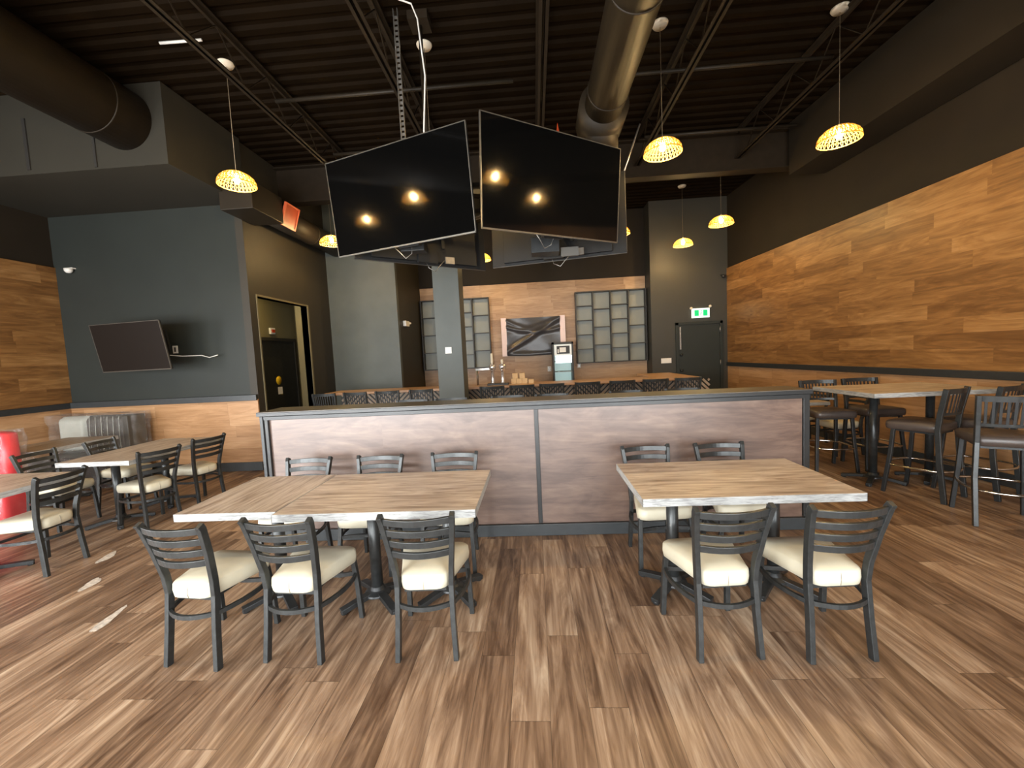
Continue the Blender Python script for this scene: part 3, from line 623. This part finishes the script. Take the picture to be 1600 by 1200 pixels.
# ================================================================== televisions
def tv(label, c, yaw, tilt, roll, w_, h_, scr='screen', group=None, thick=.045, back=True, name='television'):
    t = thing(name, label, 'television', c, 0, group)
    a, ti, ro = radians(yaw), radians(tilt), radians(roll)
    right = Vector((cos(a), -sin(a), 0)); n0 = Vector((-sin(a), -cos(a), 0)); up = Vector((0, 0, 1)) * cos(ti) + n0 * sin(ti)
    r2 = right * cos(ro) + up * sin(ro); u2 = up * cos(ro) - right * sin(ro); nn = r2.cross(u2)   # towards the viewer
    # local x = r2, local z = u2, local y = -nn
    R = Matrix(((r2.x, -nn.x, u2.x), (r2.y, -nn.y, u2.y), (r2.z, -nn.z, u2.z)))
    t.rotation_euler = R.to_euler()
    W, Hh = w_ / 2, h_ / 2
    B(-W + .008, W - .008, -.001, .004, -Hh + .014, Hh - .008).build('screen', M[scr], t)
    m = MB(); m.box(-W, -W + .008, -.004, .012, -Hh, Hh); m.box(W - .008, W, -.004, .012, -Hh, Hh); m.box(-W, W, -.004, .012, Hh - .008, Hh); m.box(-W, W, -.004, .012, -Hh, -Hh + .014)
    m.build('bezel', M['bezel'], t)
    m = MB(); m.box(-W + .004, W - .004, .0045, .03, -Hh + .004, Hh - .004); m.box(-W * .8, W * .8, .03, .03 + thick, -Hh + .03, Hh * .45); m.build('rear_casing', M['plastic'], t, bevel=.004)
    if back:
        q = MB(); q.box(-.22, -.18, .076, .10, -.28, .28); q.box(.18, .22, .076, .10, -.28, .28); q.box(-.3, .3, .10, .13, -.10, -.05); q.box(-.3, .3, .10, .13, .10, .15); q.build('wall_bracket', M['blackmetal'], t)
        q = MB(); q.box(-.1, .14, .08, .13, -Hh + .0, -Hh + .12); q.build('connector_box', M['plastic'], t)
        q = MB(); q.box(-.34, -.22, .078, .10, -Hh + .02, -Hh + .10); q.build('label_plate', M['steel'], t)
        q = MB(); q.sweep([(.05, .1, -Hh + .03), (.02, .12, -Hh - .06), (-.06, .12, -Hh - .10), (-.12, .11, -Hh - .03), (-.2, .1, -Hh + .05)], .004, n=6); q.build('cable', M['steel'], t)
    return t
GT = 'large televisions hung in a cluster from the ceiling'
tv('large ceiling television on the left facing the front left, reflecting two lamps', (-1.28, 4.063, 3.225), 20.1, 5.5, .1, 1.67, .95, group=GT)
tv('large ceiling television on the right facing the front right, reflecting two lamps', (.297, 4.107, 3.233), -35.0, 6.5, 1.3, 1.67, .95, group=GT)
tv('rear left ceiling television seen from behind under the front left one', (-1.27, 5.00, 3.22), 142, 3, 0, 1.67, .95, group=GT)
tv('rear right ceiling television seen from behind under the front right one', (.34, 5.20, 3.22), 194, 3, 0, 1.67, .95, group=GT)
t = thing('television_mount', 'black steel ceiling frame carrying the four big televisions', 'bracket', (-1.0, 4.32, 0))
m = MB(); m.sweep([(0, 0, 2.95), (0, 0, 4.98)], .022, n=12); m.box(-.1, .1, -.1, .1, 4.96, 5.045); m.box(-.12, .12, -.1, .1, 2.92, 2.96); m.build('drop_pole', M['joist'], t)
for tx, ty in ((-1.232, 4.195), (.215, 4.22), (-1.18, 4.885), (.305, 5.06)):
    m = MB(); tx += 1.0; ty -= 4.32
    m.sweep([(0, 0, 3.36), (tx, ty, 3.36)], .018, .018, side=(0, 0, 1)); m.sweep([(0, 0, 3.10), (tx, ty, 3.10)], .018, .018, side=(0, 0, 1)); m.build('arm', M['joist'], t)
m = MB()
for a, b_ in (((.10, 0, 2.94), (.55, .1, 3.09)), ((.10, -.05, 2.94), (.62, -.02, 3.09))): m.sweep([a, b_], .008, n=6)
m.build('brace_rod', M['steel'], t)
B(1.02, 1.34, .42, .64, 2.76, 2.93).build('control_box', M['blackmetal'], t, bevel=.006)
B(1.36, 1.56, .50, .53, 2.72, 2.82).build('steel_plate', M['bezel'], t)
B(-.40, -.14, .16, .32, 2.80, 2.92).build('control_box', M['blackmetal'], t, bevel=.006)
# perforated hanger, conduit and loose cables above the cluster
t = thing('strut_hanger', 'galvanised perforated strut hanging above the left ceiling television', 'hanger', (-1.20, 4.18, 3.70))
m = MB(); m.box(-.022, -.018, -.015, .015, 0, 1.33); m.box(.018, .022, -.015, .015, 0, 1.33)
k = 0
while k * .05 < 1.3: m.box(-.018, .018, .011, .015, k * .05, k * .05 + .028); k += 1
m.build('channel', M['steel'], t)
o = MB(); o.sweep([(-1.15, 4.05, 5.02), (-1.02, 4.1, 5.0), (-.98, 4.15, 4.9), (-.95, 4.2, 4.4), (-1.0, 4.22, 3.9), (-.98, 4.22, 3.6)], .008, n=6)
tag(o.build('white_cable', M['whitep']), 'white cable dropping from the deck behind the left ceiling television', 'cable')
# small wall television
t = tv('small dark television tilted on an arm on the left charcoal wall', (-5.78, 5.597, 1.999), 7.6, 9, .2, 1.23, .70, 'screen2', back=False)
m = MB(); m.sweep([(0, .08, 0), (.22, .3, 0), (.02, .50, .05)], .02, .012); m.box(-.1, .1, .47, .50, -.12, .2); m.build('wall_arm', M['blackmetal'], t)
m = MB(); m.sweep([(.1, .05, -.1), (.38, .4, -.22), (.6, .52, -.24), (.72, .53, -.28), (.88, .53, -.25)], .006, n=6); m.build('cable', M['whitep'], t)

# ================================================================== pendant lamps
def make_lamp():
    t = thing('pendant_lamp', 'x', 'lamp')          # origin at the rim centre
    R, Hh = .20, .145; m = MB()
    def pt(u, a): r = R * cos(u * pi / 2 * .93); z = Hh * sin(u * pi / 2 * .93) / sin(pi / 2 * .93); return Vector((r * cos(a), r * sin(a), z))
    NA = 30
    for k in range(NA):
        for sgn in (1, -1):
            a = 2 * pi * k / NA; m.sweep([pt(u / 5, a + sgn * .07 * sin(u / 5 * pi * 3.0)) for u in range(6)], .0040, .0012, side=Vector((-sin(a), cos(a), 0)), caps=False)
    for u, w_ in ((0.0, .006), (.20, .0022), (.34, .003), (.54, .0022), (.70, .003), (.86, .004)):
        m.sweep([pt(u, 2 * pi * k / 32) for k in range(32)], w_, .0016, closed=True, side=(0, 0, 1))
    m.lathe([(.045, Hh), (.03, Hh + .004), (.0, Hh + .006)], (0, 0, 0), 16)
    m.build('shade', M['wicker'], t)
    b_ = MB().lathe([(.0, .0), (.02, .006), (.032, .03), (.032, .045), (.018, .075), (.014, .09)], (0, 0, .02), 14).build('bulb', M['bulb'], t)
    MB().lathe([(.018, .108), (.018, .15), (.008, .17)], (0, 0, 0), 12).build('socket', M['canopy'], t)
    return t
lamp0 = make_lamp(); fl = True
LZ = 3.72
lamps = [(-3.32, 4.69, 0, 'over the left area with its glow on the bulkhead'), (1.49, 4.70, 0, 'just right of the right ceiling television'), (3.34, 4.72, 0, 'nearest one towards the right wall, highest at right'),
         (-1.05, 4.69, .08, 'behind the left ceiling television, only its ceiling plate shows'), (3.37, 7.55, 0, 'middle of the three in the row along the right wall'), (3.32, 9.25, .08, 'farthest along the right wall, before the exit wall'),
         (-3.47, 7.2, 0, 'peeking out left of the left ceiling television'), (1.64, 7.75, 0, 'peeking out right of the right ceiling television'), (-1.05, 9.1, 0, 'small, seen between the two big televisions'),
         (-5.35, 2.05, 0, 'front row, mirrored low in the left television'), (-3.45, 2.25, 0, 'front row, mirrored high in the left television'), (-1.05, 2.0, 0, 'above the front left table, beyond the photo top'), (2.3, 2.45, 0, 'front row, mirrored in the right television'), (4.0, 2.5, 0, 'next to the right wall, beyond the photo top')]
for x, y, dz, l in lamps:
    z = LZ + dz; o = lamp0 if fl else copy_tree(lamp0); fl = False; o.location = (x, y, z); o['label'] = 'glowing woven dome pendant lamp, ' + l; o['group'] = 'woven pendant lamps'
    top = DECK - z
    MB().sweep([(0, 0, .16), (0, 0, top - .03)], .0028, n=6).build('cord', M['cord'], o)
    MB().lathe([(.0, top - .035), (.07, top - .03), (.085, top - .004), (.085, top + .001), (0, top + .001)], (0, 0, 0), 20).build('ceiling_canopy', M['canopy'], o)

# ================================================================== ceiling steel, ducts, pipes
def joist(x, label):
    t = thing('ceiling_joist', label, 'joist', (x, 0, 0), 0, 'open web steel joists under the deck'); zb, zt, y0, y1 = 4.60, DECK - .02, FRONT_Y + .02, 7.05
    m = MB(); m.box(-.045, -.008, y0, y1, zb, zb + .008); m.box(.008, .045, y0, y1, zb, zb + .008); m.box(-.014, -.008, y0, y1, zb, zb + .045); m.box(.008, .014, y0, y1, zb, zb + .045); m.build('bottom_chord', M['joist'], t)
    m = MB(); m.box(-.05, .05, y0, y1, zt - .01, zt); m.box(-.014, .014, y0, y1, zt - .05, zt - .01); m.build('top_chord', M['joist'], t)
    m = MB(); yy = y0; pts = []; k = 0
    while yy < y1: pts.append((0, yy, zb + .02 if k % 2 == 0 else zt - .03)); yy += .38; k += 1
    m.sweep(pts, .009, n=6); m.build('web', M['joist'], t)
for x, l in ((-2.98, 'steel joist running past the left pendant lamp to the big television'), (-1.38, 'steel joist directly above the left ceiling television'), (.22, 'steel joist just left of the central duct'), (1.82, 'steel joist right of the central duct'), (3.42, 'rightmost steel joist above the nearest right lamp')): joist(x, l)
t = thing('ceiling_beam', 'dark steel cross beam under the deck beyond the televisions', 'beam', (0, 7.1, 0))
m = MB(); m.box(-4.3, 4.7, -.1, .1, 4.40, 4.42); m.box(-4.3, 4.7, -.1, .1, 4.98, 5.0); m.box(-4.3, 4.7, -.008, .008, 4.42, 4.98); m.build('web', M['joist'], t)
m = MB()
for x0, x1, y, z in ((-2.95, -.1, 4.98, 4.78), (1.1, 3.5, 5.05, 4.78), (-2.9, -1.2, 6.3, 4.78), (1.8, 4.0, 6.5, 4.78)):
    o = MB().sweep([(x0, y, z), (x1, y, z)], .022, n=8).build('conduit_pipe', M['duct'])
    tag(o, {-2.95: 'grey pipe across the joists above and left of the televisions', 1.1: 'grey pipe across the joists right of the central duct', -2.9: 'grey pipe across the joists meeting the left television', 1.8: 'grey pipe across the joists near the far right lamps'}[x0], 'pipe', 'pipes across the joists')
o = MB().sweep([(-3.75, 4.32, 5.04), (-3.30, 4.33, 5.04)], .014, n=8); tag(o.build('bright_rod', M['whitep']), 'bright white rod on the deck left of the left lamp plate', 'rod')
o = MB().sweep([(1.36, 5.1, 4.25), (1.12, 5.05, 3.62)], .010, n=6); tag(o.build('metal_rod', M['steel']), 'thin slanted metal rod beside the right ceiling television', 'rod')
o = MB().lathe([(.03, 0), (.025, .10), (.0, .24)], (.34, 4.35, 3.70), 10); tag(o.build('orange_cone_tip', M['red']), 'small orange pointed tip sticking up behind the right ceiling television', 'cone')
def duct(name, label, segs, n=40):
    t = thing(name, label, 'duct', segs[0][0])
    o0 = Vector(segs[0][0])
    for i, (a, b_, r, part) in enumerate(segs):
        A, Bv = Vector(a) - o0, Vector(b_) - o0; m = MB(); m.sweep([A, Bv], r, n=n)
        L_ = (Bv - A).length; k = 1
        while part == 'duct_run' and k * 1.2 < L_:
            q = A.lerp(Bv, k * 1.2 / L_); m.sweep([q - (Bv - A).normalized() * .008, q + (Bv - A).normalized() * .008], r + .006, n=n); k += 1
        m.build(part, M['duct'], t)
    return t
duct('air_duct', 'thick round duct entering the bulkhead at upper left', [((-4.75, FRONT_Y + .05, 4.63), (-4.75, 4.849, 4.63), .34, 'duct_run')])
duct('air_duct', 'round duct running back between the televisions and right lamp, elbow at its end', [((.88, FRONT_Y + .05, 4.28), (.88, 4.75, 4.28), .21, 'duct_run'), ((.88, 4.70, 4.28), (.88, 5.1, 4.26), .27, 'elbow'), ((.88, 5.0, 4.26), (.88, 5.02, 3.95), .2, 'boot')])
t = duct('air_duct', 'far round duct behind the left lamp leading to the bar', [((-4.06, 6.4, 4.05), (-4.06, 8.6, 4.05), .19, 'duct_run')])
B(-.26, .22, -.7, .02, -.2, .2).build('transition_box', M['duct'], t, bevel=.01)
t = thing('air_register', 'square orange-red framed cover on the far left duct', 'vent', (-3.862, 6.62, 4.03))
t.rotation_euler = (0, 0, 0)
Mx = Matrix.Rotation(radians(18), 4, 'Y')
m = MB(); m.box(0.0, .02, -.17, .17, -.16, .16, Mx); m.build('cover', M['red'], t)
m = MB()
for q in ((-.19, -.165, -.18, .18), (.165, .19, -.18, .18)): m.box(0, .035, q[0], q[1], q[2], q[3], Mx)
for q in ((-.18, -.155), (.155, .18)): m.box(0, .035, -.165, .165, q[0], q[1], Mx)
m.build('frame', M['redframe'], t)

# ================================================================== wrapped furniture at the left
t = thing('wrapped_bench', 'upholstered bench in clear plastic wrap standing against the left corner wainscot', 'bench', (-6.72, 5.80, 0))
m = rounded_seat(0, .68, 0, 1, .5, .5)
def cush(x0, x1, z0, z1, y0, y1, mat, name, ribs=0):
    mb = MB()
    def fn(u, v):
        x = x0 + (x1 - x0) * u; z = z0 + (z1 - z0) * v
        e = min(1, min(u, 1 - u) * 12) ** .5 * min(1, min(v, 1 - v) * 10) ** .5
        rib = (.012 * abs(sin(u * ribs * pi)) ** .5) if ribs else 0
        return (x, y1 - (y1 - y0) * (.35 + .65 * e) - rib, z)
    mb.grid(fn, 64 if ribs else 16, 16); n0 = len(mb.v); mb.box(x0, x1, y1 - (y1 - y0) * .35, y1, z0, z1)
    return mb.build(name, mat, t)
M['greyfab'] = plain('grey_ribbed_fabric', (0.075, 0.07, 0.062), 0.6, noise=.1); M['palefab'] = plain('pale_fabric', (0.50, 0.52, 0.47), 0.6, noise=.05)
M['darkfab'] = plain('dark_vinyl', (0.035, 0.03, 0.028), 0.4)
cush(-.60, -.15, .45, 1.0, 0, .16, M['palefab'], 'pale_back_section'); cush(-.15, .60, .45, 1.0, 0, .16, M['greyfab'], 'ribbed_back_section', 8)
m = MB()
for k in range(7):
    xx = -.06 + k * .095; m.sweep([(xx, -.005, .47), (xx + .005, -.012, .75), (xx + .012, -.002, .985)], .004, n=6)
m.build('pale_piping', M['palefab'], t)
B(.60, .68, -.12, .17, .02, 1.0).build('end_panel', M['greyfab'], t, bevel=.01)
B(-.6, .6, -.42, .16, .30, .46).build('seat', M['darkfab'], t, bevel=.03)
B(-.58, .58, -.36, .14, .0, .30).build('plinth', M['darkfab'], t)
def filmbox(par, x0, x1, y0, y1, z0, z1, amp=.025, name='plastic_wrap'):
    mb = MB(); per = [(x0, y0), (x1, y0), (x1, y1), (x0, y1)]; rnd = random.Random(3)
    N, K = 64, 20; ph = [rnd.uniform(0, 6) for _ in range(8)]
    def fn(u, v):
        s_ = u * 4; i = int(s_) % 4; f = s_ - int(s_); a = per[i]; b_ = per[(i + 1) % 4]; x = a[0] + (b_[0] - a[0]) * f; y = a[1] + (b_[1] - a[1]) * f; z = z0 + (z1 - z0) * v
        dx, dy = (x - (x0 + x1) / 2), (y - (y0 + y1) / 2); L_ = sqrt(dx * dx + dy * dy)
        k_ = amp * (sin(x * 23 + ph[0] + z * 9) * sin(z * 17 + ph[1]) + .6 * sin(y * 31 + z * 21 + ph[2]) + .5 * abs(sin(x * 11 - z * 25 + ph[3])))
        return (x + dx / L_ * k_, y + dy / L_ * k_, z + .01 * sin(x * 14 + ph[4]) * v)
    mb.grid(fn, N, K); mb.grid(lambda u, v: (x0 + (x1 - x0) * u, y0 + (y1 - y0) * v, z1 + amp * .8 * sin(u * 17 + ph[5]) * sin(v * 8 + ph[6])), 24, 8)
    return mb.build(name, M['film'], par)
filmbox(t, -.66, .73, -.06, .19, .42, 1.035); filmbox(t, -.63, .63, -.45, -.0, .02, .50, name='lower_plastic_wrap')
t = thing('wrapped_red_seat', 'bright red vinyl seat wrapped in clear plastic at the left photo edge', 'seat', (-6.15, 4.20, 0))
def redf(x0, x1, y0, y1, z0, z1, name, r=.07):
    rounded_seat(z0, z1, y0, y1, (x1 - x0) / 2, (x1 - x0) / 2, r, .02).build(name, M['redv'], t, loc=((x0 + x1) / 2, 0, 0))
redf(-.35, .30, -.15, .15, .02, .45, 'seat_block'); redf(-.35, .23, -.02, .15, .45, 1.02, 'backrest')
filmbox(t, -.37, .32, -.17, .17, .03, .47, .012); filmbox(t, -.37, .25, -.05, .17, .47, 1.05, .012, 'upper_plastic_wrap')

# ---------------- worn patches in the floor finish
def patch(label, cx, cy, rx, ry, rz, seed):
    rnd = random.Random(seed); pts = []
    for k in range(36):
        a = 2 * pi * k / 36; rr = 1 + .15 * sin(3 * a + seed) + rnd.uniform(-.06, .06); pts.append((rx * rr * cos(a), ry * rr * sin(a)))
    o = MB().prism(pts, .0005, .0015).build('floor_scuff', M['gravel'], loc=(cx, cy, 0)); o.rotation_euler = (0, 0, rz); tag(o, label, 'floor mark', 'pale scuffs worn in the floor')
patch('small pale oval scuff in the floor right of the nearest left chair', -3.53, 2.89, .04, .10, .3, 1)
patch('thin pale scuff beside the rear leg of the nearest left chair', -3.88, 3.33, .04, .11, .3, 2)
patch('pale smeared scuff in the floor left of the leftmost front chair', -2.9, 2.45, .03, .14, .2, 3)
patch('thin pale scuff behind the base of the left edge table', -4.35, 2.5, .04, .12, .3, 4)
# place end
